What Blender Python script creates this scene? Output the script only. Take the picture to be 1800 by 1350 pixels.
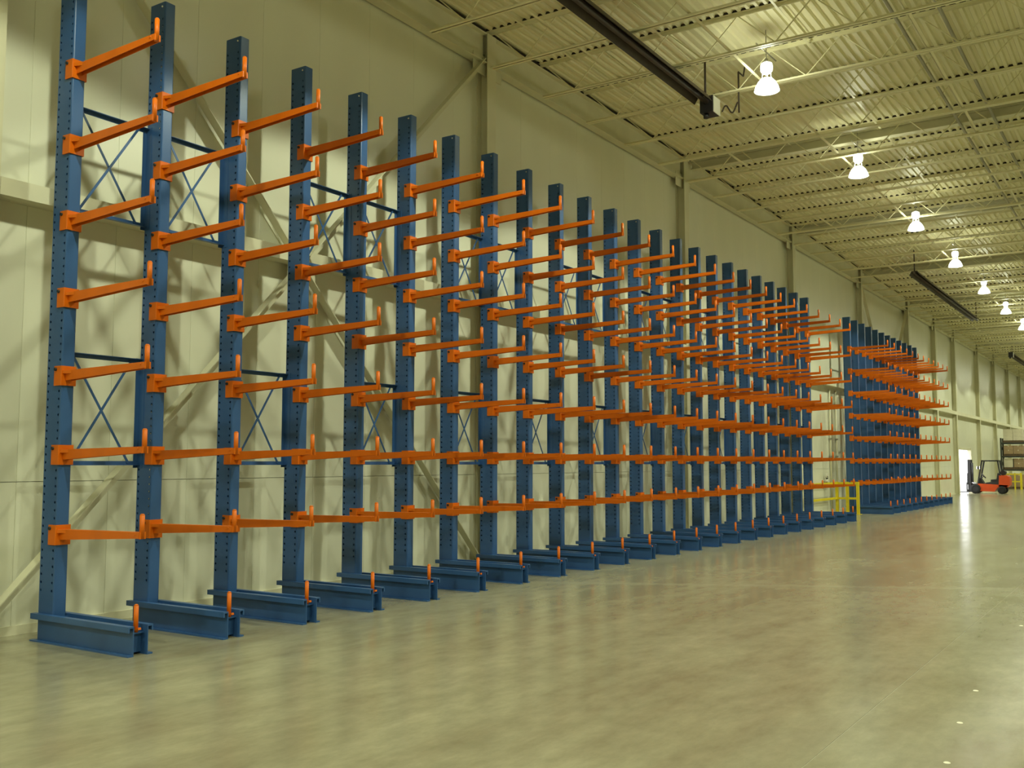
import bpy, math, random
from mathutils import Vector, Matrix
random.seed(7)
for o in list(bpy.data.objects):
    bpy.data.objects.remove(o)
S = bpy.context.scene
COL = S.collection

# ------------------------------------------------------------------ camera
FPX, YAW, PITCH, ROLL = 1741.84, 0.5825, 0.0792, 0.0007
cam_d = bpy.data.cameras.new('camera')
cam_d.sensor_fit = 'HORIZONTAL'; cam_d.sensor_width = 36.0
cam_d.lens = FPX * 36.0 / 1800.0
cam_d.clip_start = 0.05; cam_d.clip_end = 600
cam = bpy.data.objects.new('camera', cam_d); COL.objects.link(cam)
fw = Vector((-math.sin(YAW) * math.cos(PITCH), math.cos(YAW) * math.cos(PITCH), math.sin(PITCH)))
rt = Vector((math.cos(YAW), math.sin(YAW), 0)); up = rt.cross(fw)
r2 = rt * math.cos(ROLL) + up * math.sin(ROLL); u2 = -rt * math.sin(ROLL) + up * math.cos(ROLL)
M = Matrix((( r2.x, u2.x, -fw.x, 8.8558), (r2.y, u2.y, -fw.y, 0.0), (r2.z, u2.z, -fw.z, 1.6979), (0, 0, 0, 1)))
cam.matrix_world = M
S.camera = cam

# ------------------------------------------------------------------ world, exposure
w = bpy.data.worlds.new('daylight'); S.world = w; w.use_nodes = True
bg = w.node_tree.nodes['Background']
bg.inputs[0].default_value = (0.95, 0.97, 1.0, 1); bg.inputs[1].default_value = 5.0
S.view_settings.view_transform = 'Standard'
S.view_settings.look = 'None'
S.view_settings.gamma = 1.0
S.view_settings.use_curve_mapping = False
S.view_settings.exposure = 0.0
LAMP_SPOT = 735.0      # lamp light thrown down below the reflector's edge
LAMP_GLOW = 6.0        # strength of the glowing prismatic reflector
LAMP_UP = 64.0         # light escaping upwards at the neck of the lamp
S.cycles.max_bounces = 4; S.cycles.diffuse_bounces = 4; S.cycles.glossy_bounces = 2; S.cycles.transmission_bounces = 1
S.cycles.adaptive_threshold = 0.07; S.cycles.caustics_reflective = False; S.cycles.caustics_refractive = False
LAMP_COL = (0.93, 1.0, 0.74)

# ------------------------------------------------------------------ materials
def mat(name, col, rough=0.5, metal=0.0, spec=0.5, noise=None, bump=None, emit=None, coat=0.0):
    m = bpy.data.materials.new(name); m.use_nodes = True
    nt = m.node_tree; b = nt.nodes['Principled BSDF']
    b.inputs['Base Color'].default_value = (*col, 1); b.inputs['Roughness'].default_value = rough
    b.inputs['Metallic'].default_value = metal; b.inputs['Specular IOR Level'].default_value = spec
    b.inputs['Coat Weight'].default_value = coat
    tc = nt.nodes.new('ShaderNodeTexCoord')
    if noise:
        sc, amt, scale3 = noise
        mp = nt.nodes.new('ShaderNodeMapping'); mp.inputs['Scale'].default_value = scale3
        nt.links.new(tc.outputs['Object'], mp.inputs[0])
        n = nt.nodes.new('ShaderNodeTexNoise'); n.inputs['Scale'].default_value = sc; n.inputs['Detail'].default_value = 2
        nt.links.new(mp.outputs[0], n.inputs['Vector'])
        r = nt.nodes.new('ShaderNodeValToRGB')
        r.color_ramp.elements[0].position = 0.3; r.color_ramp.elements[1].position = 0.7
        r.color_ramp.elements[0].color = (*[c * (1 - amt) for c in col], 1)
        r.color_ramp.elements[1].color = (*[min(1, c * (1 + amt)) for c in col], 1)
        nt.links.new(n.outputs['Fac'], r.inputs[0]); nt.links.new(r.outputs[0], b.inputs['Base Color'])
    if bump:
        sc, st, scale3 = bump
        mp = nt.nodes.new('ShaderNodeMapping'); mp.inputs['Scale'].default_value = scale3
        nt.links.new(tc.outputs['Object'], mp.inputs[0])
        n = nt.nodes.new('ShaderNodeTexNoise'); n.inputs['Scale'].default_value = sc; n.inputs['Detail'].default_value = 1
        nt.links.new(mp.outputs[0], n.inputs['Vector'])
        bp = nt.nodes.new('ShaderNodeBump'); bp.inputs['Strength'].default_value = st; bp.inputs['Distance'].default_value = 0.01
        nt.links.new(n.outputs['Fac'], bp.inputs['Height']); nt.links.new(bp.outputs[0], b.inputs['Normal'])
    if emit:
        b.inputs['Emission Color'].default_value = (*emit[0], 1); b.inputs['Emission Strength'].default_value = emit[1]
    return m

MT = {}
MT['blue'] = mat('blue_paint', (0.034, 0.100, 0.265), 0.33, noise=(3.0, 0.12, (1, 1, 0.3)))
MT['orange'] = mat('orange_paint', (0.66, 0.138, 0.002), 0.45, spec=0.3, noise=(4.0, 0.06, (1, 1, 1)))
MT['wall'] = mat('wall_panel_paint', (0.74, 0.735, 0.58), 0.30, noise=(0.8, 0.04, (1, 1, 0.35)), bump=(3.0, 0.08, (1, 2.2, 0.5)))
MT['curb'] = mat('wall_backing', (0.62, 0.61, 0.48), 0.7)
MT['shade'] = mat('painted_gap_shade', (0.03, 0.022, 0.014), 0.9)  # near-black colour that paints in the shade of gaps under the deck
MT['steel'] = mat('cream_steel_paint', (0.68, 0.655, 0.47), 0.5, noise=(2.0, 0.05, (1, 1, 1)))
MT['deck'] = mat('cream_deck_paint', (0.79, 0.745, 0.50), 0.45, noise=(1.0, 0.05, (1, 1, 1)))
MT['dark'] = mat('dark_bolt_steel', (0.02, 0.018, 0.018), 0.5, 0.3)
MT['heater'] = mat('brown_heater_hood', (0.055, 0.038, 0.026), 0.45, 0.2, noise=(5, 0.2, (1, 1, 1)))
MT['metal'] = mat('bright_sheet_metal', (0.72, 0.72, 0.70), 0.25, 0.9)
MT['galv'] = mat('galvanised_pipe', (0.42, 0.40, 0.33), 0.4, 0.6)
MT['bulb'] = mat('lamp_glass', (0.9, 0.9, 0.85), 0.2, emit=((0.97, 1.0, 0.84), LAMP_GLOW))
MT['cap'] = mat('lamp_housing_glow', (0.9, 0.9, 0.85), 0.3, emit=((0.97, 1.0, 0.84), 3.0))
for k_ in ('bulb', 'cap'): MT[k_].cycles.emission_sampling = 'NONE'
MT['yellow'] = mat('yellow_safety_paint', (0.72, 0.58, 0.015), 0.4, noise=(6, 0.08, (1, 1, 1)))
MT['red'] = mat('forklift_red_paint', (0.56, 0.065, 0.012), 0.35, noise=(3, 0.06, (1, 1, 1)))
MT['black'] = mat('black_steel', (0.018, 0.017, 0.02), 0.45)
MT['rubber'] = mat('black_rubber', (0.012, 0.012, 0.011), 0.85, noise=(20, 0.2, (1, 1, 1)))
MT['seat'] = mat('black_vinyl', (0.02, 0.02, 0.022), 0.5)
MT['headlight'] = mat('work_light_lens', (0.9, 0.9, 0.9), 0.2, emit=((1, 0.98, 0.95), 9.0))
MT['carton'] = mat('brown_carton', (0.33, 0.23, 0.13), 0.8, noise=(5, 0.1, (1, 1, 1)))
MT['carton_w'] = mat('pale_carton', (0.60, 0.55, 0.42), 0.8, noise=(5, 0.08, (1, 1, 1)))
MT['wood'] = mat('pallet_wood', (0.10, 0.065, 0.035), 0.85, noise=(9, 0.3, (0.3, 3, 1)))
MT['rackbeam'] = mat('dark_rack_steel', (0.03, 0.035, 0.03), 0.5)
MT['filler'] = mat('joint_filler', (0.34, 0.32, 0.21), 0.5)
MT['plug'] = mat('white_floor_plug', (0.78, 0.75, 0.58), 0.5)
MT['apron'] = mat('outside_concrete', (0.55, 0.54, 0.52), 0.8, noise=(2, 0.1, (1, 1, 1)))
MT['white'] = mat('white_enamel', (0.75, 0.73, 0.62), 0.4)

def floor_mat():
    m = bpy.data.materials.new('polished_concrete'); m.use_nodes = True
    nt = m.node_tree; b = nt.nodes['Principled BSDF']; N = nt.nodes.new; L = nt.links.new
    tc = N('ShaderNodeTexCoord')
    def noise(sc, scale3, det=5, ro=0.6):
        mp = N('ShaderNodeMapping'); mp.inputs['Scale'].default_value = scale3
        L(tc.outputs['Object'], mp.inputs[0])
        n = N('ShaderNodeTexNoise'); n.inputs['Scale'].default_value = sc
        n.inputs['Detail'].default_value = det; n.inputs['Roughness'].default_value = ro
        L(mp.outputs[0], n.inputs['Vector']); return n.outputs['Fac']
    def ramp(f, p0, p1, c0, c1):
        r = N('ShaderNodeValToRGB'); e = r.color_ramp.elements
        e[0].position, e[1].position = p0, p1; e[0].color = (*c0, 1); e[1].color = (*c1, 1)
        L(f, r.inputs[0]); return r.outputs[0]
    def mix(fac, a, c):
        x = N('ShaderNodeMix'); x.data_type = 'RGBA'
        L(fac, x.inputs[0]); L(a, x.inputs[6]); L(c, x.inputs[7]); return x.outputs[2]
    base = ramp(noise(0.9, (1.0, 0.35, 1)), 0.3, 0.72, (0.265, 0.245, 0.150), (0.365, 0.345, 0.222))
    brown = ramp(noise(1.0, (1.6, 0.22, 1), 6), 0.46, 0.72, (0, 0, 0), (1, 1, 1))
    bc = N('ShaderNodeRGB'); bc.outputs[0].default_value = (0.235, 0.198, 0.118, 1)
    sc_ = N('ShaderNodeMath'); sc_.operation = 'MULTIPLY'; sc_.inputs[1].default_value = 0.75
    L(brown, sc_.inputs[0])
    c1 = mix(sc_.outputs[0], base, bc.outputs[0])
    pale = ramp(noise(1.7, (1.0, 0.22, 1), 3, 0.45), 0.50, 0.85, (0, 0, 0), (1, 1, 1))
    s2 = N('ShaderNodeMath'); s2.operation = 'MULTIPLY'; s2.inputs[1].default_value = 0.35
    L(pale, s2.inputs[0])
    pc = N('ShaderNodeRGB'); pc.outputs[0].default_value = (0.43, 0.41, 0.28, 1)
    c2 = mix(s2.outputs[0], c1, pc.outputs[0])
    mot = ramp(noise(5.5, (1.0, 0.45, 1), 6, 0.7), 0.32, 0.70, (0.80, 0.79, 0.76), (1.16, 1.16, 1.17))
    mm_ = N('ShaderNodeMix'); mm_.data_type = 'RGBA'; mm_.blend_type = 'MULTIPLY'; mm_.inputs[0].default_value = 0.8
    L(c2, mm_.inputs[6]); L(mot, mm_.inputs[7]); c2 = mm_.outputs[2]
    # soft pale band running slantwise over the aisle, and tyre marks along it
    sep = N('ShaderNodeSeparateXYZ'); L(tc.outputs['Object'], sep.inputs[0])
    def math_(op, a, bb):
        x = N('ShaderNodeMath'); x.operation = op
        for i, v in enumerate((a, bb)):
            if isinstance(v, (int, float)): x.inputs[i].default_value = v
            else: L(v, x.inputs[i])
        return x.outputs[0]
    dx, dy = 7.6, 3.9; ln = math.hypot(dx, dy); nx, ny = -dy / ln, dx / ln
    dist = math_('ADD', math_('MULTIPLY', sep.outputs['X'], nx), math_('MULTIPLY', sep.outputs['Y'], ny))
    dist = math_('ABSOLUTE', math_('SUBTRACT', dist, nx * -0.5 + ny * 11.2), 0)
    mk = ramp(dist, 0.02, 0.20, (1, 1, 1), (0, 0, 0))
    s3 = math_('MULTIPLY', mk, math_('MULTIPLY', noise(1.3, (1, 1, 1), 3), 0.75))
    c3 = mix(s3, c2, pc.outputs[0])
    L(c3, b.inputs['Base Color'])
    rr = N('ShaderNodeMapRange'); rr.inputs[3].default_value = 0.13; rr.inputs[4].default_value = 0.27
    L(noise(1.4, (1.2, 0.5, 1), 5), rr.inputs[0]); L(rr.outputs[0], b.inputs['Roughness'])
    b.inputs['Specular IOR Level'].default_value = 0.55
    bp = N('ShaderNodeBump'); bp.inputs['Strength'].default_value = 0.05; bp.inputs['Distance'].default_value = 0.01
    L(noise(6, (1, 1, 1), 4), bp.inputs['Height']); L(bp.outputs[0], b.inputs['Normal'])
    return m
MT['floor'] = floor_mat()

# ------------------------------------------------------------------ mesh helpers
class MB:
    def __init__(s): s.v = []; s.f = []; s.smooth = []
    def box(s, x0, x1, y0, y1, z0, z1):
        n = len(s.v)
        s.v += [(x0, y0, z0), (x1, y0, z0), (x1, y1, z0), (x0, y1, z0), (x0, y0, z1), (x1, y0, z1), (x1, y1, z1), (x0, y1, z1)]
        for q in ((0, 3, 2, 1), (4, 5, 6, 7), (0, 1, 5, 4), (1, 2, 6, 5), (2, 3, 7, 6), (3, 0, 4, 7)):
            s.f.append(tuple(n + i for i in q)); s.smooth.append(False)
        return s
    def bar(s, a, b, wd, ht, up=(0, 0, 1)):
        a, b = Vector(a), Vector(b); d = (b - a).normalized(); u = Vector(up)
        if abs(d.dot(u)) > 0.99: u = Vector((1, 0, 0))
        r = d.cross(u).normalized(); u = r.cross(d)
        n = len(s.v)
        for p in (a, b):
            for i, j in ((-1, -1), (1, -1), (1, 1), (-1, 1)):
                s.v.append(tuple(p + r * (i * wd / 2) + u * (j * ht / 2)))
        for q in ((0, 1, 2, 3), (7, 6, 5, 4), (0, 4, 5, 1), (1, 5, 6, 2), (2, 6, 7, 3), (3, 7, 4, 0)):
            s.f.append(tuple(n + i for i in q)); s.smooth.append(False)
        return s
    def tube(s, a, b, ra, rb=None, seg=10, caps=True):
        rb = ra if rb is None else rb
        a, b = Vector(a), Vector(b); d = (b - a).normalized()
        u = Vector((0, 0, 1)) if abs(d.z) < 0.9 else Vector((1, 0, 0))
        r = d.cross(u).normalized(); u = r.cross(d); n = len(s.v)
        for p, rad in ((a, ra), (b, rb)):
            for k in range(seg):
                t = 2 * math.pi * k / seg
                s.v.append(tuple(p + r * (rad * math.cos(t)) + u * (rad * math.sin(t))))
        for k in range(seg):
            k2 = (k + 1) % seg
            s.f.append((n + k, n + k2, n + seg + k2, n + seg + k)); s.smooth.append(True)
        if caps:
            s.f.append(tuple(n + k for k in range(seg))[::-1]); s.smooth.append(False)
            s.f.append(tuple(n + seg + k for k in range(seg))); s.smooth.append(False)
        return s
    def path(s, pts, r, seg=8):
        for a, b in zip(pts[:-1], pts[1:]): s.tube(a, b, r, r, seg)
        return s
    def lathe(s, prof, c=(0, 0, 0), seg=24):
        n = len(s.v)
        for (r, z) in prof:
            for k in range(seg):
                t = 2 * math.pi * k / seg
                s.v.append((c[0] + r * math.cos(t), c[1] + r * math.sin(t), c[2] + z))
        for i in range(len(prof) - 1):
            for k in range(seg):
                k2 = (k + 1) % seg
                s.f.append((n + i * seg + k, n + i * seg + k2, n + (i + 1) * seg + k2, n + (i + 1) * seg + k)); s.smooth.append(True)
        return s
    def prism(s, pts, a, b, axis='y'):
        # extrude a 2-D outline; axis y: pts are (x, z); axis x: pts are (y, z); axis z: pts are (x, y)
        n = len(s.v); k = len(pts)
        for t in (a, b):
            for p in pts:
                s.v.append((p[0], t, p[1]) if axis == 'y' else (t, p[0], p[1]) if axis == 'x' else (p[0], p[1], t))
        for i in range(k):
            j = (i + 1) % k; s.f.append((n + i, n + j, n + k + j, n + k + i)); s.smooth.append(False)
        s.f.append(tuple(n + i for i in range(k))[::-1]); s.smooth.append(False)
        s.f.append(tuple(n + k + i for i in range(k))); s.smooth.append(False)
        return s
    def quad(s, *p):
        n = len(s.v); s.v += list(p); s.f.append(tuple(range(n, n + len(p)))); s.smooth.append(False)
    def mesh(s, name, m, fix=True):
        me = bpy.data.meshes.new(name); me.from_pydata(s.v, [], s.f)
        me.polygons.foreach_set('use_smooth', s.smooth)
        me.materials.append(MT[m])
        if fix:
            import bmesh
            bm = bmesh.new(); bm.from_mesh(me); bmesh.ops.recalc_face_normals(bm, faces=bm.faces); bm.to_mesh(me); bm.free()
        me.update(); return me
    def build(s, name, m, parent=None, loc=(0, 0, 0)):
        return put(name, s.mesh(name, m), parent, loc)

def put(name, me, parent=None, loc=(0, 0, 0), rz=0.0):
    o = bpy.data.objects.new(name, me); COL.objects.link(o)
    o.parent = parent; o.location = loc
    if rz: o.rotation_euler = (0, 0, rz)
    return o
def empty(name, loc=(0, 0, 0)):
    o = put(name, None, None, loc); o.empty_display_size = 0.2; return o
def tag(o, label, cat, group=None, kind=None):
    o['label'] = label; o['category'] = cat
    if group: o['group'] = group
    if kind: o['kind'] = kind
    return o
def struct(o, label=None, cat=None):
    o['kind'] = 'structure'
    if label: o['label'] = label
    if cat: o['category'] = cat
    return o
ORD = ['nearest', 'second', 'third', 'fourth', 'fifth', 'sixth', 'seventh', 'eighth', 'ninth', 'tenth', 'eleventh', 'twelfth', 'thirteenth', 'fourteenth', 'fifteenth', 'sixteenth', 'seventeenth', 'eighteenth']

XW = -0.73          # inner face of the wall panels
XC = -0.50          # front flange of the building columns
YA, YB = -14.0, 106.0
XR = 22.0
ZD = 9.07           # underside of the roof deck
DOOR = (59.13, 63.25, 2.45)

# ------------------------------------------------------------------ floor
fl = MB().box(-0.9, XR, YA, YB, -0.20, -0.03).build('floor', 'filler')
struct(fl, 'polished yellowish grey concrete warehouse floor with brown streaks', 'floor')
for i, (a, b) in enumerate(((-0.90, 7.077), (7.083, 15.2), (15.21, XR))):
    MB().box(a, b, YA, YB, -0.03, 0.0).build('slab', 'floor', fl)
MB().box(7.077, 7.083, YA, YB, -0.03, -0.002).build('joint_filler', 'filler', fl)
for (x, y) in ((7.59, 8.23), (7.65, 7.17), (7.74, 6.19), (7.51, 11.73)):
    MB().lathe([(0.0, 0.003), (0.016, 0.003), (0.02, 0.0)], (x, y, 0.0), 12).build('floor_plug', 'plug', fl)
ap = MB().box(-14, -0.9, 52, 90, -0.20, -0.02).build('outside_apron', 'apron')
struct(ap, 'sunlit concrete yard outside the open dock door', 'yard')

# ------------------------------------------------------------------ walls
wl = MB()
wl.box(-0.87, XW - 0.055, YA, DOOR[0], 0, 9.35); wl.box(-0.87, XW - 0.055, DOOR[1], YB, 0, 9.35)
wl.box(-0.87, XW - 0.055, DOOR[0], DOOR[1], DOOR[2], 9.35)
wl = wl.build('wall_left', 'curb')
struct(wl, 'long cream panelled warehouse wall behind the racks with columns and girt', 'wall')
PW = 1.03
tiers = ((0.0, 1.50), (1.506, 4.34), (4.346, 8.97))
def panel_mesh(z0, z1):
    # a panel with softly folded long edges, so the joints read as shallow grooves
    y0, y1, c = 0.0008, PW - 0.0008, 0.003
    m = MB(); m.prism([(XW - 0.055, y0), (XW - c, y0), (XW, y0 + c), (XW, y1 - c), (XW - c, y1), (XW - 0.055, y1)], z0, z1, 'z')
    return m.mesh('wall_panel', 'wall')
pm = [panel_mesh(*t) for t in tiers]
pd = panel_mesh(DOOR[2], 4.34)
k0 = int((3.0 - YA) / PW); k1 = int((92.0 - YA) / PW)
for k in range(k0, k1):
    y = YA + PW * k
    atdoor = DOOR[0] - 0.1 < y + PW / 2 < DOOR[1] + 0.1
    for t in range(3):
        if atdoor and t == 0: continue
        put('wall_panel', pd if (atdoor and t == 1) else pm[t], wl, (0, y, 0))
m = MB(); m.box(XW - 0.05, XW - 0.004, YA, YA + PW * k0, 0, 8.97); m.box(XW - 0.05, XW - 0.004, YA + PW * k1, YB, 0, 8.97)
m.build('plain_cladding', 'wall', wl)
# girt: channel with a wide inner face, lips and an open underside
g = MB()
gz0, gz1 = 4.30, 4.475
CY = [-3.2, 5.03, 13.57, 21.82, 30.07, 38.32, 46.45, 52.6, 58.0, 66.0, 73.0, 80.0, 87.0, 94.0, 101.0]
for a, b in zip([YA] + CY, CY + [YB]):
    gm = MB()
    gm.box(XC - 0.012, XC, a + 0.13, b - 0.13, gz0, gz1); gm.box(XW, XC - 0.012, a + 0.13, b - 0.13, gz1 - 0.012, gz1)
    gm.box(XW, XC - 0.012, a + 0.13, b - 0.13, gz0, gz0 + 0.012)
    if b > 3: gm.build('girt', 'steel', wl)
for y in CY:
    cm = MB(); hw = 0.125
    cm.box(XC - 0.016, XC, y - hw, y + hw, 0, 9.0); cm.box(XW + 0.002, XW + 0.018, y - hw, y + hw, 0, 9.0)
    cm.box(XW + 0.018, XC - 0.016, y - 0.006, y + 0.006, 0, 9.0)
    c = cm.build('wall_column', 'steel', wl)
    bp_ = MB(); bp_.box(XC - 0.2, XC + 0.05, y - 0.17, y + 0.17, 0, 0.02)
    bp_.build('base_plate', 'steel', c)
    gp = MB(); gp.box(XC - 0.10, XC - 0.088, y - 0.42, y + 0.42, 8.28, 8.62); gp.build('gusset_plate', 'steel', c)
def angle(a, b, leg, t, flip=1):
    mm = MB(); a, b = Vector(a), Vector(b); d = (b - a).normalized(); n = Vector((1, 0, 0)); u = d.cross(n).normalized() * flip
    mm.bar(a, b, leg, t, up=(1, 0, 0))
    off = u * (leg / 2 - t / 2) + n * (leg / 2)
    mm.bar(a + off, b + off, t, leg, up=(1, 0, 0))
    return mm
for (ya, yb) in ((5.03, 13.57), (38.32, 46.45)):
    angle((XC - 0.13, ya + 0.15, 8.50), (XC - 0.13, yb - 0.15, 0.12), 0.115, 0.012, 1).build('diagonal_brace', 'steel', wl)
    angle((XC - 0.10, ya + 0.15, 0.12), (XC - 0.10, yb - 0.15, 8.50), 0.115, 0.012, -1).build('diagonal_brace', 'steel', wl)
    MB().box(XC - 0.118, XC - 0.108, (ya + yb) / 2 - 0.25, (ya + yb) / 2 + 0.25, 4.12, 4.62).build('gusset_plate', 'steel', wl)
bb = MB().box(XW, XW + 0.03, YA, DOOR[0] - 0.1, 0, 0.09).build('baseboard_left', 'steel')
struct(bb, 'low cream base angle along the foot of the panelled wall', 'baseboard')
# the other, unseen walls
for nm, bx in (('wall_right', (XR, XR + 0.2, YA, YB, 0, 9.35)), ('wall_back', (-0.96, XR, YA - 0.2, YA, 0, 9.35)), ('wall_far', (-0.96, XR, YB, YB + 0.2, 0, 9.35))):
    o = MB().box(*bx).build(nm, 'wall'); struct(o, 'plain cream warehouse wall closing the hall, ' + nm.split('_')[1] + ' side', 'wall')

# dock door: jambs, header and the rolled-up door
d = MB()
d.box(XW - 0.15, XW + 0.03, DOOR[0] - 0.08, DOOR[0] + 0.02, 0, DOOR[2] + 0.10); d.box(XW - 0.15, XW + 0.03, DOOR[1] - 0.02, DOOR[1] + 0.08, 0, DOOR[2] + 0.10)
d.box(XW - 0.15, XW + 0.03, DOOR[0] + 0.02, DOOR[1] - 0.02, DOOR[2] - 0.02, DOOR[2] + 0.10)
dr = d.build('door_1', 'steel'); struct(dr, 'open dock door with white daylight behind the forklift', 'door')
for y in (DOOR[0] - 0.03, DOOR[1] + 0.03):
    MB().box(XW + 0.03, XW + 0.07, y - 0.04, y + 0.04, 0, DOOR[2] + 0.1).build('guide_rail', 'steel', dr)

# ------------------------------------------------------------------ roof
dm = MB(); pitch = 0.152; x = -0.96
while x < XR + 0.2:
    pr = [(x, ZD), (x + 0.055, ZD), (x + 0.075, ZD + 0.038), (x + 0.132, ZD + 0.038), (x + pitch, ZD)]
    for (a, b) in zip(pr[:-1], pr[1:]):
        n = len(dm.v); dm.v += [(a[0], YA - .2, a[1]), (b[0], YA - .2, b[1]), (b[0], YB + .2, b[1]), (a[0], YB + .2, a[1])]
        dm.f.append((n + 3, n + 2, n + 1, n)); dm.smooth.append(False)
    x += pitch
dm.box(-1.2, XR + 0.4, YA - 0.4, YB + 0.4, ZD + 0.07, ZD + 0.2)
me = dm.mesh('ceiling', 'deck', fix=False)
ce = put('ceiling', me); struct(ce, 'ribbed cream metal roof deck carried by open-web joists', 'ceiling')
MB().box(-0.86, -0.80, YA, YB, 8.98, ZD + 0.05).build('eave_shade_strip', 'shade', ce)  # dark strip added for the shade of the cavity behind the eave
# eave beams between the columns: I-section
for a, b in zip(CY[:-1], CY[1:]):
    if b < 3: continue
    em = MB(); a2, b2 = a + 0.126, b - 0.126
    em.box(XC - 0.115, XC - 0.10, a2, b2, 8.50, 8.985); em.box(XC - 0.20, XC - 0.015, a2, b2, 8.48, 8.50); em.box(XC - 0.20, XC - 0.015, a2, b2, 8.985, 9.005)
    eb_ = em.build('eave_beam', 'steel', ce)
    MB().box(XC - 0.19, XC - 0.04, a2, b2, 9.006, ZD).build('shade_strip', 'shade', eb_)  # dark fill painting the shaded slot between beam and deck
# joists
JD = 0.66; XJ = 12.4
top = MB(); top.box(XC - 0.22, XJ, -0.065, -0.008, ZD - 0.012, ZD - 0.002); top.box(XC - 0.22, XJ, 0.008, 0.065, ZD - 0.012, ZD - 0.002)
top.box(XC - 0.22, XJ, -0.014, -0.008, ZD - 0.06, ZD - 0.012); top.box(XC - 0.22, XJ, 0.008, 0.014, ZD - 0.06, ZD - 0.012)
topm = top.mesh('joist', 'deck')
bot = MB(); zb = ZD - JD
bot.box(XC + 0.02, XJ - 0.3, -0.06, -0.008, zb, zb + 0.007); bot.box(XC + 0.02, XJ - 0.3, 0.008, 0.06, zb, zb + 0.007)
bot.box(XC + 0.02, XJ - 0.3, -0.014, -0.008, zb, zb + 0.05); bot.box(XC + 0.02, XJ - 0.3, 0.008, 0.014, zb, zb + 0.05)
botm = bot.mesh('bottom_chord', 'deck')
web = MB(); px = XC + 0.05; i = 0; stepx = 0.62
pts = []
while px < XJ:
    pts.append((px, 0, ZD - 0.04 if i % 2 == 0 else zb + 0.03)); px += stepx; i += 1
SHDM = MB().box(XC - 0.2, XJ, -0.07, 0.07, ZD + 0.002, ZD + 0.036).mesh('shade_strip', 'shade')  # dark fill added in the flutes, painting their shade as dashes
for a, b in zip(pts[:-1], pts[1:]): web.tube(a, b, 0.011, seg=6, caps=False)
webm = web.mesh('web_rod', 'deck')
JP = 8.25 / 5
ys = []
for a, b in zip(CY[:-1], CY[1:]):
    n = 5
    for k in range(1, n): ys.append(a + (b - a) * k / n)
    ys.append(b)
for y in sorted(ys):
    if y < 4: continue
    j = put('joist', topm, ce, (0, y, 0)); put('shade_strip', SHDM, j); put('bottom_chord', botm, j); put('web_rod', webm, j)
# roof beams on the column lines
for y in CY:
    y += 0.35; rm = MB(); rm.box(XC, XJ, y - 0.10, y + 0.10, 8.79, 8.81); rm.box(XC, XJ, y - 0.006, y + 0.006, 8.81, 8.985); rm.box(XC, XJ, y - 0.10, y + 0.10, 8.985, 9.005)
    if y > 20:
        rb_ = rm.build('roof_beam', 'steel', ce)
        put('shade_strip', SHDM, rb_, (0, y, 0)); MB().box(XC, XJ, y - 0.07, y + 0.07, 9.005, ZD).build('seat_strip', 'steel', rb_)  # flute shade is painted over the roof beam as well
# bridging angles along the hall
for xx, zz in ((1.12, zb + 0.055), (3.13, zb + 0.055), (5.9, zb + 0.055), (8.2, zb + 0.055)):
    b_ = MB(); b_.box(xx - 0.028, xx + 0.028, 4, YB, zz, zz + 0.006); b_.box(xx - 0.028, xx - 0.022, 4, YB, zz, zz + 0.05)
    b_.build('bridging_angle', 'deck', ce)
for xx, zz in ((1.95, ZD - 0.10), (3.95, ZD - 0.10), (0.2, ZD - 0.1)):
    MB().box(xx - 0.02, xx + 0.02, 4, YB, zz, zz + 0.005).build('bridging_angle', 'deck', ce)
for xx in (5.55, 6.2):
    MB().tube((xx, 4, ZD - 0.30), (xx, YB, ZD - 0.30), 0.03, seg=8).build('sprinkler_pipe', 'galv', ce)
gm = MB(); gm.box(XJ - 0.1, XJ + 0.1, YA, YB, 8.35, 8.37); gm.box(XJ - 0.01, XJ + 0.01, YA, YB, 8.37, 9.0); gm.box(XJ - 0.1, XJ + 0.1, YA, YB, 8.98, 9.0)
gm.build('girder', 'steel', ce)

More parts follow.
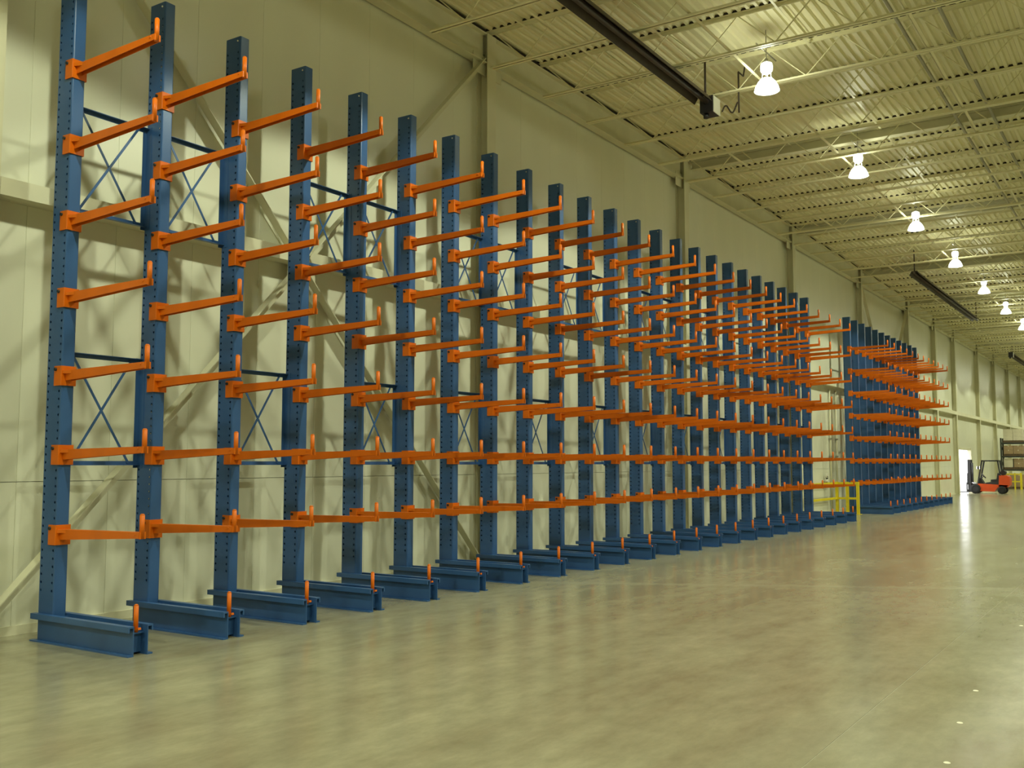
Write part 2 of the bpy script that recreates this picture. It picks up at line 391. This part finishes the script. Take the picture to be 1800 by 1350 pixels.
# ------------------------------------------------------------------ cantilever racks
CWD, CDP, CH = 0.134, 0.253, 6.687
def column_mesh():
    m = MB(); hw = CWD / 2; r = 0.014
    # outline of a rounded box seen from above, front face at x = 0
    zs0, pt = 0.44, 0.0762
    nrow = int((CH - 0.10 - zs0) / pt)
    ztop_h = zs0 + nrow * pt
    xb, xf = -CDP, 0.0
    def face(p, q, z0, z1): m.quad((p[0], p[1], z0), (q[0], q[1], z0), (q[0], q[1], z1), (p[0], p[1], z1))
    c45 = r * (1 - math.sqrt(0.5))
    corn = lambda cx, cy, sx, sy: [(cx + sx * 0, cy + sy * r), (cx + sx * c45, cy + sy * c45), (cx + sx * r, cy + sy * 0)]
    # corner arcs + front and back faces
    for (cx, sx) in ((xf, -1), (xb, 1)):
        for (cy, sy) in ((-hw, 1), (hw, -1)):
            a = [(cx, cy + sy * r), (cx + sx * c45, cy + sy * c45), (cx + sx * r, cy)]
            face(a[0], a[1], 0, CH); face(a[1], a[2], 0, CH)
        face((cx, -hw + r), (cx, hw - r), 0, CH)
    ring = [(-CDP + r, -hw), (-r, -hw), (-c45, -hw + c45), (0, -hw + r), (0, hw - r), (-c45, hw - c45), (-r, hw), (-CDP + r, hw), (-CDP + c45, hw - c45), (-CDP, hw - r), (-CDP, -hw + r), (-CDP + c45, -hw + c45)]
    n = len(m.v); m.v += [(p[0], p[1], CH) for p in ring]; m.f.append(tuple(range(n, n + len(ring)))); m.smooth.append(False)
    hx = (-CDP + 0.036, -0.036); cw = 0.022; rad = 0.0135; th = 0.006
    for sy in (-1, 1):
        y = sy * hw; yi = sy * (hw - th)
        xs = [xb + r, hx[0] - cw, hx[0] + cw, hx[1] - cw, hx[1] + cw, xf - r]
        for i in (0, 2, 4): face((xs[i], y), (xs[i + 1], y), 0, CH)
        for h in hx:
            face((h - cw, y), (h + cw, y), 0, zs0); face((h - cw, y), (h + cw, y), ztop_h, CH)
            for k in range(nrow):
                z = zs0 + k * pt; zc = z + pt / 2
                sq = [(h - cw, z), (h, z), (h + cw, z), (h + cw, zc), (h + cw, z + pt), (h, z + pt), (h - cw, z + pt), (h - cw, zc)]
                oc = [(h + rad * math.cos(math.radians(t)), zc + rad * math.sin(math.radians(t))) for t in (225, 270, 315, 0, 45, 90, 135, 180)]
                n = len(m.v)
                m.v += [(p[0], y, p[1]) for p in sq] + [(p[0], y, p[1]) for p in oc] + [(p[0], yi, p[1]) for p in oc]
                for i in range(8):
                    j = (i + 1) % 8
                    m.f.append((n + i, n + j, n + 8 + j, n + 8 + i)); m.smooth.append(False)
                    m.f.append((n + 8 + i, n + 8 + j, n + 16 + j, n + 16 + i)); m.smooth.append(False)
    return m.mesh('upright', 'blue', fix=False)
COLM = column_mesh()
capb = MB()
capb.tube((-0.045, -CWD / 2 - 0.008, CH - 0.05), (-0.045, CWD / 2 + 0.008, CH - 0.05), 0.010, seg=8)
CAPM = capb.mesh('cap_bolt', 'metal')

ALEN = 1.21
def arm_mesh():
    m = MB(); hw = 0.034; t = 0.006
    x0, x1 = 0.010, ALEN
    zt = lambda x: 0.052 + 0.018 * (x - x0) / (x1 - x0)
    zb_ = lambda x: -0.046 + 0.060 * (x - x0) / (x1 - x0)
    sec = lambda x: [(x, -hw, zb_(x)), (x, -hw, zt(x)), (x, hw, zt(x)), (x, hw, zb_(x)), (x, hw - t, zb_(x)), (x, hw - t, zt(x) - t), (x, -hw + t, zt(x) - t), (x, -hw + t, zb_(x))]
    n = len(m.v); m.v += sec(x0) + sec(x1)
    for i in range(8):
        j = (i + 1) % 8; m.f.append((n + i, n + j, n + 8 + j, n + 8 + i)); m.smooth.append(False)
    m.f.append(tuple(range(n, n + 8))); m.f.append(tuple(range(n + 8, n + 16))[::-1]); m.smooth += [False, False]
    # flared root plates where the channel meets its bracket
    for sy in (-1, 1):
        m.prism([(0.012, sy * 0.066), (0.012, sy * 0.033), (0.10, sy * 0.033)], 0.020, 0.051, 'z')
    return m.mesh('arm', 'orange')
ARMM = arm_mesh()
def bracket_mesh():
    m = MB(); hw = CWD / 2 + 0.003; t = 0.011; h = 0.095
    m.prism([(-0.105, -hw - t), (-0.105, -hw), (0.001, -hw), (0.001, hw), (-0.105, hw), (-0.105, hw + t), (0.006, hw + t), (0.012, hw + t - 0.006), (0.012, -hw - t + 0.006), (0.006, -hw - t)], -h, h, 'z')
    return m.mesh('bracket', 'orange')
BRM = bracket_mesh()
pb = MB()
for zz in (0.062,):
    pb.tube((-0.075, -CWD / 2 - 0.030, zz), (-0.075, CWD / 2 + 0.030, zz), 0.016, seg=8)
PINM = pb.mesh('bracket_bolt', 'dark')
sm = MB(); sm.tube((ALEN - 0.006, 0, 0.012), (ALEN - 0.006, 0, 0.220), 0.0225, seg=12); sm.tube((ALEN - 0.006, 0, 0.220), (ALEN - 0.006, 0, 0.232), 0.0225, 0.014, seg=12)
sm.box(ALEN - 0.004, ALEN + 0.008, -0.032, 0.032, 0.010, 0.072)
sm.tube((ALEN - 0.055, -0.040, 0.052), (ALEN - 0.055, 0.040, 0.052), 0.011, seg=8)
STM = sm.mesh('end_stop', 'orange')

BX0, BX1, BHT = -0.275, 1.232, 0.262
def base_mesh():
    m = MB(); wy = CWD / 2 + 0.002; t = 0.008; fl_ = 0.058
    for s in (-1, 1):
        def bx(x0, x1, ya, yb, z0, z1):
            a, b = sorted((s * ya, s * yb)); m.box(x0, x1, a, b, z0, z1)
        bx(BX0 + 0.06, BX1, wy, wy + t, 0.012, BHT - 0.012)
        # top flange with a turned lip, bottom flange
        bx(BX0, BX1, wy - 0.030 if False else wy, wy + fl_, BHT - 0.014, BHT)
        bx(BX0, BX1, wy + fl_ - 0.014, wy + fl_, BHT - 0.052, BHT - 0.014)
        bx(BX0, BX1, wy, wy + fl_, 0.0, 0.014)
    m.box(BX0 + 0.30, BX0 + 0.31, -wy, wy, 0.02, BHT - 0.02)
    m.box(BX1 - 0.10, BX1 - 0.09, -wy, wy, 0.02, BHT - 0.03)
    m.box(BX1 - 0.30, BX1 - 0.05, -wy, wy, BHT - 0.075, BHT - 0.065)
    return m.mesh('base', 'blue')
BASEM = base_mesh()
bs = MB(); bs.tube((BX1 - 0.075, 0.0, BHT - 0.065), (BX1 - 0.075, 0, 0.43), 0.021, seg=12); bs.tube((BX1 - 0.075, 0, 0.43), (BX1 - 0.075, 0, 0.442), 0.021, 0.012, seg=12)
bs.bar((BX1 - 0.13, 0, BHT - 0.055), (BX1 - 0.02, 0, BHT - 0.03), 0.03, 0.02)
BSTM = bs.mesh('end_stop', 'orange')

def brace(parent, x, ya, yb, z0, z1):
    # between the facing sides of two uprights: two angle posts, two angle rails, two crossing flat bars
    for first in (True, False):
        p = MB(); y0, y1 = (ya, ya + 0.05) if first else (yb - 0.05, yb)
        yw = (y0, y0 + 0.005) if first else (y1 - 0.005, y1)
        yf = (y0 + 0.005, y1) if first else (y0, y1 - 0.005)
        p.prism([(x - 0.045, yf[0]), (x - 0.045, yf[1]), (x - 0.040, yf[1]), (x - 0.040, yf[0])], z0 - 0.05, z1 + 0.03, 'z')
        n = len(p.v)
        q = MB(); q.prism(([(x - 0.045, yw[0]), (x + 0.045, yw[0]), (x + 0.045, yw[1]), (x - 0.040, yw[1]), (x - 0.040, y1), (x - 0.045, y1)] if first else [(x - 0.045, yw[1]), (x + 0.045, yw[1]), (x + 0.045, yw[0]), (x - 0.040, yw[0]), (x - 0.040, y0), (x - 0.045, y0)]), z0 - 0.05, z1 + 0.03, 'z')
        q.build('brace_post', 'blue', parent)
    for z, d_ in ((z0, -1), (z1, 1)):
        q = MB(); e = z + d_ * 0.022
        q.prism([(x - 0.040, z - 0.022 * 1), (x - 0.034, z - 0.022), (x - 0.034, z + 0.022), (x - 0.040, z + 0.022)] if False else
                ([(x - 0.040, e), (x + 0.012, e), (x + 0.012, e - d_ * 0.006), (x - 0.034, e - d_ * 0.006), (x - 0.034, e - d_ * 0.044), (x - 0.040, e - d_ * 0.044)]), ya + 0.006, yb - 0.006, 'y')
        q.build('brace_rail', 'blue', parent)
    MB().bar((x - 0.028, ya + 0.12, z1), (x - 0.028, yb - 0.12, z0), 0.006, 0.026, up=(0, 0, 1)).build('brace_rod', 'blue', parent)
    MB().bar((x - 0.020, ya + 0.12, z0), (x - 0.020, yb - 0.12, z1), 0.006, 0.026, up=(0, 0, 1)).build('brace_rod', 'blue', parent)

ZARM = [1.008 + 0.762 * k for k in range(7)]
def rack(label, y1, s, n, detail, nudge=()):
    R = empty('cantilever_rack', (0, y1 + CWD / 2, 0)); tag(R, label, 'storage rack', 'cantilever racks along the wall')
    yy = [k * s + (nudge[k] if k < len(nudge) else 0) for k in range(n)]
    for k, y in enumerate(yy):
        u = put('upright', COLM, R, (0, y, 0))
        if k < detail: put('cap_bolt', CAPM, u)
        b = put('base', BASEM, R, (0, y, 0)); put('end_stop', BSTM, b)
        for z in ZARM:
            a = put('arm', ARMM, R, (0, y, z)); put('bracket', BRM, a); put('end_stop', STM, a)
            if k < detail: put('bracket_bolt', PINM, a)
    for k in range(n - 1):
        ya, yb = yy[k] + CWD / 2, yy[k + 1] - CWD / 2
        if k % 3 != 2: brace(R, -0.205, ya, yb, 4.24, 5.28)
        if k % 2 == 0: brace(R, -0.205, ya, yb, 1.69, 2.77)
    return R
rack('long run of twenty-four blue uprights with seven tiers of orange arms, nearer the camera', 5.5564, 1.0491, 24, 14)
rack('shorter farther run of twelve blue uprights with orange arms, beyond the yellow guard rail', 34.45, 0.985, 12, 0)

# ------------------------------------------------------------------ high-bay lamps
refl = MB().lathe([(0.075, 0.215), (0.105, 0.20), (0.150, 0.15), (0.19, 0.075), (0.212, 0.0), (0.202, 0.0), (0.18, 0.075), (0.145, 0.145), (0.09, 0.19)], seg=28)
REFM = refl.mesh('reflector', 'bulb')
capm = MB().lathe([(0.001, 0.50), (0.06, 0.495), (0.095, 0.475), (0.105, 0.42), (0.10, 0.35), (0.075, 0.315), (0.001, 0.31)], seg=24); CAPL = capm.mesh('ballast_housing', 'cap')
neck = MB()
for q_ in range(4):
    t_ = q_ * math.pi / 2 + 0.4; neck.tube((0.07 * math.cos(t_), 0.07 * math.sin(t_), 0.315), (0.085 * math.cos(t_), 0.085 * math.sin(t_), 0.195), 0.010, seg=6)
neck.tube((0, 0, 0.315), (0, 0, 0.18), 0.018, seg=8); NECKM = neck.mesh('neck', 'metal')
rod = MB(); rod.tube((0, 0, 0.50), (0, 0, ZD - 8.0), 0.008, seg=6); rod.tube((0, 0, 0.50), (0, 0, 0.56), 0.03, seg=10); RODM = rod.mesh('hanger_rod', 'galv')
crs = MB(); crs.tube((-0.02, -0.45, 0.68), (0.02, 0.45, 0.68), 0.013, seg=6); CRSM = crs.mesh('power_conduit', 'metal')
bul = MB().lathe([(0.001, 0.19), (0.03, 0.17), (0.045, 0.11), (0.04, 0.06), (0.001, 0.03)], seg=14); BULM = bul.mesh('bulb', 'bulb')
def lamp(x, y, label, group):
    L_ = empty('high_bay_lamp', (x, y, 8.0)); tag(L_, label, 'ceiling lamp', group)
    put('reflector', REFM, L_); put('ballast_housing', CAPL, L_); put('neck', NECKM, L_); put('hanger_rod', RODM, L_); put('bulb', BULM, L_); put('power_conduit', CRSM, L_)
    put('lamp_light', LD, L_, (0, 0, -0.01))
    if x < 6: put('lamp_uplight', LU, L_, (0, 0, 0.255))
LD = bpy.data.lights.new('lamp_light', 'SPOT'); LD.energy = LAMP_SPOT; LD.color = LAMP_COL; LD.spot_size = math.radians(134); LD.spot_blend = 0.12; LD.shadow_soft_size = 0.16
LU = bpy.data.lights.new('lamp_uplight', 'POINT'); LU.energy = LAMP_UP; LU.color = LAMP_COL; LU.shadow_soft_size = 0.09
YL0, DYL = 16.08, 6.02
vis = 0
for k in range(-4, 15):
    y = YL0 + DYL * k
    if k >= 0:
        lb = ('nearest and largest glowing high-bay lamp, beside the burner box of the nearest heater tube' if k == 0 else ORD[k] + ' glowing high-bay lamp from the camera in the row under the roof')
        lamp(3.45, y, lb, 'high-bay lamps in the aisle row')
    else:
        lamp(3.4, y, 'high-bay lamp of the aisle row outside the picture, ' + ORD[-k - 1].replace('nearest', 'first') + ' behind the nearest', 'high-bay lamps in the aisle row')
for xi, xx in enumerate((12.4,)):
    for k in range(-4, 13, 1 if xi == 0 else 2):
        lamp(xx - 0.8, YL0 + DYL * k, '%s high-bay lamp of the row outside the picture on the right' % ORD[k + 4].replace('nearest', 'first'), 'high-bay lamps in the other row')

# ------------------------------------------------------------------ tube heaters
def heater(x, ya, yb, z, label, burner_far=True, rods=()):
    H = empty('tube_heater', (x, ya, z)); tag(H, label, 'heater', 'gas tube heaters under the roof')
    Ln = yb - ya
    h = MB()
    sec = [(-0.17, 0.0), (-0.165, 0.0), (-0.085, 0.13), (0.085, 0.13), (0.165, 0.0), (0.17, 0.0), (0.09, 0.137), (-0.09, 0.137)]
    h.prism([(p[0], p[1]) for p in sec], 0, Ln, 'y')
    h.build('reflector_hood', 'heater', H)
    t = MB(); t.tube((0, -0.1, 0.072), (0, Ln + 0.15, 0.072), 0.048, seg=12); t.build('burner_tube', 'heater', H)
    for q in rods:
        r_ = MB(); r_.tube((0.0, q - ya, 0.137), (0.0, q - ya, ZD - z), 0.02, seg=6); r_.box(-0.1, 0.1, q - ya - 0.02, q - ya + 0.02, 0.130, 0.15)
        r_.build('hanger', 'heater', H)
    if burner_far is not None:
        yb_ = Ln + 0.15 if burner_far else -0.5
        bx_ = MB(); bx_.box(-0.13, 0.12, yb_, yb_ + 0.34, -0.12, 0.18); B = bx_.build('burner_box', 'black', H)
        MB().box(0.12, 0.135, yb_ + 0.02, yb_ + 0.32, -0.13, 0.17).build('cover_plate', 'white', B)
        MB().tube((0.02, yb_ + 0.34, 0.0), (0.02, yb_ + 0.40, 0.0), 0.08, seg=12).build('air_intake', 'metal', B)
        MB().tube((-0.05, yb_ + 0.1, -0.12), (-0.05, yb_ + 0.1, -0.20), 0.05, seg=10).build('gas_valve', 'black', B)
    return H
h1 = heater(2.15, 3.0, 16.45, 8.17, 'long dark tube heater nearest the camera, its burner box by the first lamp', True, (8.0, 16.55))
gl = MB(); P0 = Vector((0.12, 13.9, 0.0)); pts = []
for i in range(15):
    t = i / 14; a = t * 2 * math.pi * 1.15
    pts.append((0.18 + 0.30 * t, 13.9, -0.06 + 0.09 * math.sin(a * 1.0) + 0.05 * t))
gl.path(pts, 0.015, 6)
gl.tube((0.50, 13.9, -0.14), (0.50, 13.9, 0.62), 0.016, seg=6); gl.path([(0.50, 13.9, 0.62), (0.52, 14.1, 0.60), (0.52, 14.2, 0.85)], 0.014, 6)
gl.build('gas_line', 'heater', h1)
heater(1.85, 35.9, 49.4, 8.17, 'dark tube heater hanging over the farther rack by the fourth lamp', None, (35.95, 49.3))
heater(1.3, 66.5, 80.0, 8.17, 'farthest dark tube heater, at the right edge of the picture', False, (66.6, 79.8))

# ------------------------------------------------------------------ yellow guard rail, hose valve and riser pipe
G = empty('guard_rail', (-0.1, 33.0, 0)); tag(G, 'yellow steel guard rail at the wall between the two racks', 'guard rail')
def gpost(x, y): 
    m_ = MB(); m_.box(x - 0.045, x + 0.045, y - 0.045, y + 0.045, 0, 1.07); o = m_.build('post', 'yellow', G, (0.1, -33.0, 0))
    MB().box(x - 0.10, x + 0.10, y - 0.10, y + 0.10, 0, 0.012).build('foot_plate', 'yellow', o)
for (x, y) in ((-0.42, 30.95), (-0.42, 33.9), (-0.08, 33.9), (0.26, 33.9)): gpost(x, y)
for z in (1.02, 0.52):
    MB().bar((-0.42, 30.995, z), (-0.42, 33.855, z), 0.06, 0.07).build('rail', 'yellow', G, (0.1, -33.0, 0))
    MB().bar((-0.375, 33.9, z), (-0.125, 33.9, z), 0.06, 0.07).build('rail', 'yellow', G, (0.1, -33.0, 0))
    MB().bar((-0.035, 33.9, z), (0.215, 33.9, z), 0.06, 0.07).build('rail', 'yellow', G, (0.1, -33.0, 0))
V = empty('hose_valve', (XW, 33.5, 1.1)); tag(V, 'small white hose valve with dark outlet on the wall above the guard rail', 'valve')
MB().tube((0, 0, 0), (0.14, 0, 0), 0.06, seg=12).build('valve_body', 'white', V)
MB().tube((0.10, 0, 0.05), (0.10, 0, 0.16), 0.035, seg=10).build('bonnet', 'dark', V)
MB().tube((0.09, 0, 0.17), (0.12, 0, 0.17), 0.085, seg=16).build('hand_wheel', 'white', V)
MB().tube((0.10, 0, -0.05), (0.10, 0, -0.20), 0.05, seg=10).build('outlet', 'dark', V)
for i, (yy, lb) in enumerate(((34.2, 'thin cream riser pipe on the wall left of the farther rack, left of the pair'), (34.95, 'thin cream riser pipe on the wall left of the farther rack, right of the pair'))):
    Pp = empty('riser_pipe', (XW + 0.05, yy, 0)); tag(Pp, lb, 'pipe', 'riser pipes beside the farther rack')
    MB().tube((0, 0, 0), (0, 0, 4.2), 0.03, seg=12).build('pipe', 'steel', Pp)
    for z in (1.9, 2.5, 3.6):
        MB().box(-0.049, 0.04, -0.06, 0.06, z, z + 0.04).build('clamp', 'galv', Pp)

# ------------------------------------------------------------------ forklift
FY = 60.95
F = empty('forklift', (0.48, FY, 0)); tag(F, 'red forklift truck with black overhead guard parked at the open dock door', 'forklift')
def fp(name, mb, m, parent=None): return mb.build(name, m, parent or F, (-0.55, -FY, 0) if parent is None else (0, 0, 0))
hb = 0.46
ch = MB(); ch.prism([(0.18, 0.14), (0.92, 0.12), (1.08, 0.34), (1.55, 0.38), (1.62, 0.48), (0.10, 0.56), (0.13, 0.30)], FY - hb, FY + hb, 'y')
fp('chassis', ch, 'red')
hood = MB(); hood.prism([(0.45, 0.52), (1.18, 0.48), (1.18, 0.66), (0.80, 0.66), (0.52, 0.62)], FY - hb + 0.05, FY + hb - 0.05, 'y'); fp('engine_hood', hood, 'seat')
cw = MB(); cw.prism([(1.15, 0.40), (1.62, 0.38), (1.70, 0.48), (1.71, 0.82), (1.66, 0.96), (1.55, 1.01), (1.18, 1.03)], FY - hb, FY + hb, 'y'); fp('counterweight', cw, 'red')
st = MB(); st.prism([(0.72, 0.66), (1.14, 0.66), (1.16, 1.12), (1.08, 1.14), (1.02, 0.80), (0.74, 0.78)], FY - 0.24, FY + 0.24, 'y'); fp('seat', st, 'seat')
cowl = MB(); cowl.prism([(0.10, 0.54), (0.42, 0.54), (0.36, 0.62), (0.22, 0.86), (0.14, 0.86)], FY - 0.30, FY + 0.30, 'y'); fp('dashboard', cowl, 'black')
sw = MB(); sw.tube((0.34, FY, 0.96), (0.37, FY, 0.985), 0.16, seg=18); sw.tube((0.20, FY, 0.80), (0.345, FY, 0.965), 0.02, seg=8); fp('steering_wheel', sw, 'black')
for x_, r_, wd in ((-0.03, 0.27, 0.20), (1.30, 0.215, 0.18)):
    for s in (-1, 1):
        yc = FY + s * (hb - 0.02)
        wh = MB(); y0, y1 = yc - wd / 2, yc + wd / 2
        prof = [(r_ * 0.55, 0), (r_ * 0.93, 0), (r_, 0.03), (r_, wd - 0.03), (r_ * 0.93, wd), (r_ * 0.55, wd)]
        n = len(wh.v); sg = 22
        for (rr, t) in prof:
            for k in range(sg):
                a = 2 * math.pi * k / sg; wh.v.append((x_ + rr * math.cos(a), y0 + t, r_ + rr * math.sin(a)))
        for i in range(len(prof) - 1):
            for k in range(sg):
                k2 = (k + 1) % sg; wh.f.append((n + i * sg + k, n + i * sg + k2, n + (i + 1) * sg + k2, n + (i + 1) * sg + k)); wh.smooth.append(True)
        W_ = fp('wheel', wh, 'rubber')
        MB().tube((x_, y0 + 0.03, r_), (x_, y1 - 0.03, r_), r_ * 0.56, seg=18).build('hub', 'black', W_)
for s in (-1, 1):
    y = FY + s * (hb - 0.05)
    fp('guard_post', MB().bar((0.10, y, 0.56), (0.34, y, 1.80), 0.07, 0.11, up=(0, 1, 0)), 'black')
    fp('guard_post', MB().bar((1.24, y, 1.00), (1.14, y, 1.80), 0.06, 0.11, up=(0, 1, 0)), 'black')
    lamp_ = fp('work_light', MB().tube((0.17, y + s * 0.03, 1.43), (0.10, y + s * 0.03, 1.43), 0.07, 0.085, seg=14), 'black')
    MB().tube((0.097, y + s * 0.03, 1.43), (0.085, y + s * 0.03, 1.43), 0.08, seg=14).build('lens', 'headlight', lamp_)
og = MB(); ya_, yb_ = FY - hb + 0.02, FY + hb - 0.02
og.box(0.30, 1.18, ya_, ya_ + 0.07, 1.78, 1.85); og.box(0.30, 1.18, yb_ - 0.07, yb_, 1.78, 1.85); og.box(0.30, 0.38, ya_, yb_, 1.78, 1.85); og.box(1.10, 1.18, ya_, yb_, 1.78, 1.85)
og = fp('overhead_guard', og, 'black')
for k in range(5):
    xk = 0.48 + k * 0.13; MB().box(xk - 0.012, xk + 0.012, ya_ + 0.07, yb_ - 0.07, 1.79, 1.83).build('guard_bar', 'black', og)
for s in (-1, 1):
    y = FY + s * 0.30
    um = MB(); um.box(-0.42, -0.26, y - 0.05, y + 0.05, 0.08, 1.88); um.box(-0.40, -0.28, y - s * 0.05 - 0.03, y - s * 0.05 + 0.03, 0.12, 1.80)
    fp('mast_upright', um, 'black')
    fp('lift_cylinder', MB().tube((-0.24, y - s * 0.06, 0.15), (-0.24, y - s * 0.06, 1.70), 0.035, seg=10), 'black')
    fp('tilt_cylinder', MB().tube((-0.26, y, 0.62), (0.16, y, 0.48), 0.035, seg=10), 'metal')
    fk = MB(); fk.box(-0.50, -0.455, y - 0.06, y + 0.06, 0.06, 0.62); fk.box(-1.45, -0.455, y - 0.06, y + 0.06, 0.05, 0.09); fp('fork', fk, 'black')
cr_ = MB()
for z in (0.12, 0.50): cr_.box(-0.455, -0.42, FY - 0.45, FY + 0.45, z, z + 0.10)
for z in (0.10, 1.00, 1.78): cr_.box(-0.36, -0.30, FY - 0.30, FY + 0.30, z, z + 0.08)
cr_ = fp('carriage', cr_, 'black')
for k in range(5):
    yk = FY - 0.40 + 0.20 * k; MB().box(-0.455, -0.43, yk - 0.015, yk + 0.015, 0.60, 1.10).build('load_backrest_bar', 'black', cr_)
MB().box(-0.455, -0.43, FY - 0.42, FY + 0.42, 1.10, 1.14).build('load_backrest_bar', 'black', cr_)
fp('gas_tank', MB().tube((1.36, FY - 0.30, 1.16), (1.36, FY + 0.30, 1.16), 0.135, seg=16), 'black')

# ------------------------------------------------------------------ pallet rack with loads at the far right
PY = 73.0
PR = empty('pallet_rack', (-0.3, PY, 0)); tag(PR, 'dark pallet rack loaded with cartons at the far right behind the forklift', 'pallet rack')
def rp(name, mb, m, parent=None): return mb.build(name, m, parent or PR, (0.3, -PY, 0))
for xx in (-0.30, 2.55):
    for yy in (PY, PY + 1.0):
        rp('upright', MB().box(xx - 0.05, xx + 0.05, yy - 0.04, yy + 0.04, 0, 3.35), 'rackbeam')
    for z in (0.3, 1.3, 2.3):
        rp('frame_strut', MB().bar((xx, PY + 0.045, z), (xx, PY + 0.955, z + 0.7), 0.03, 0.03), 'rackbeam')
LV = (1.28, 2.16, 3.05)
for z in LV:
    for yy in (PY, PY + 1.0):
        rp('load_beam', MB().box(-0.25, 2.50, yy - 0.03, yy + 0.03, z - 0.10, z), 'rackbeam')
palm = MB()
for k in range(7): palm.box(-0.58 + k * 0.178, -0.58 + k * 0.178 + 0.10, -0.5, 0.5, 0.11, 0.135)
for k in range(3): palm.box(-0.6, 0.6, -0.5 + k * 0.45, -0.5 + k * 0.45 + 0.10, 0.025, 0.11); palm.box(-0.6, 0.6, -0.5 + k * 0.45, -0.5 + k * 0.45 + 0.10, 0.0, 0.022)
PALM = palm.mesh('pallet', 'wood')
def cmesh(w_, d_, h_, m_):
    m = MB(); m.box(-w_ / 2, w_ / 2, -d_ / 2, d_ / 2, 0, h_)
    return m.mesh('carton', m_)
def tape(w_, d_, h_): 
    m = MB(); m.box(-0.025, 0.025, -d_ / 2 - 0.002, d_ / 2 + 0.002, h_ - 0.08, h_ + 0.002); return m.mesh('tape', 'carton_w')
cart = {}
lv_names = ('floor', 'first beam level', 'second beam level', 'top beam level')
def carton_stack(li, z, xs, kind, nz, hh, wd):
    for bi, xc in enumerate(xs):
        key = (kind, hh, wd)
        if key not in cart: cart[key] = (cmesh(wd, 0.9, hh - 0.004, kind), tape(wd, 0.9, hh - 0.004))
        for a in range(nz):
            c = put('carton', cart[key][0], None, (xc, PY + 0.5, z + 0.135 + a * hh)); put('tape', cart[key][1], c)
            row = ('bottom', 'top') if nz == 2 else ('bottom', 'second', 'third', 'top') if nz == 4 else ('bottom', 'middle', 'top')
            side = '' if len(xs) == 1 else (' left' if bi == 0 else ' right')
            what = {'carton': 'brown carton', 'carton_w': 'flat pale carton'}[kind]
            tag(c, '%s, %s row%s, on the %s of the far pallet rack' % (what, row[a], side, lv_names[li]), 'carton', 'cartons in the far pallet rack')
for li, z in enumerate((0.0,) + LV):
    pl = put('pallet', PALM, None, (0.42, PY + 0.5, z + 0.001)); tag(pl, 'dark wooden pallet on the %s of the far pallet rack' % lv_names[li], 'pallet', 'pallets in the far rack')
carton_stack(0, 0.001, (0.13, 0.71), 'carton', 2, 0.40, 0.56)
carton_stack(1, LV[0] + 0.001, (0.10,), 'carton_w', 4, 0.145, 0.54)
carton_stack(1, LV[0] + 0.001, (0.71,), 'carton', 2, 0.29, 0.56)
carton_stack(2, LV[1] + 0.001, (0.13, 0.71), 'carton', 2, 0.28, 0.56)
carton_stack(3, LV[2] + 0.001, (0.13, 0.71), 'carton_w', 3, 0.25, 0.56)
Y2 = empty('rack_guard', (1.0, 71.6, 0)); tag(Y2, 'yellow low barrier standing in front of the far pallet rack', 'barrier')
for xx in (0.05, 0.62, 0.98):
    MB().box(xx - 1.0 - (0.06 if xx > 0.9 else 0.04), xx - 1.0 + (0.06 if xx > 0.9 else 0.04), -0.05, 0.05, 0, 1.06).build('post', 'yellow', Y2)
for z in (0.98, 0.50):
    MB().box(-0.92, -0.06, -0.03, 0.03, z - 0.04, z + 0.04).build('rail', 'yellow', Y2)
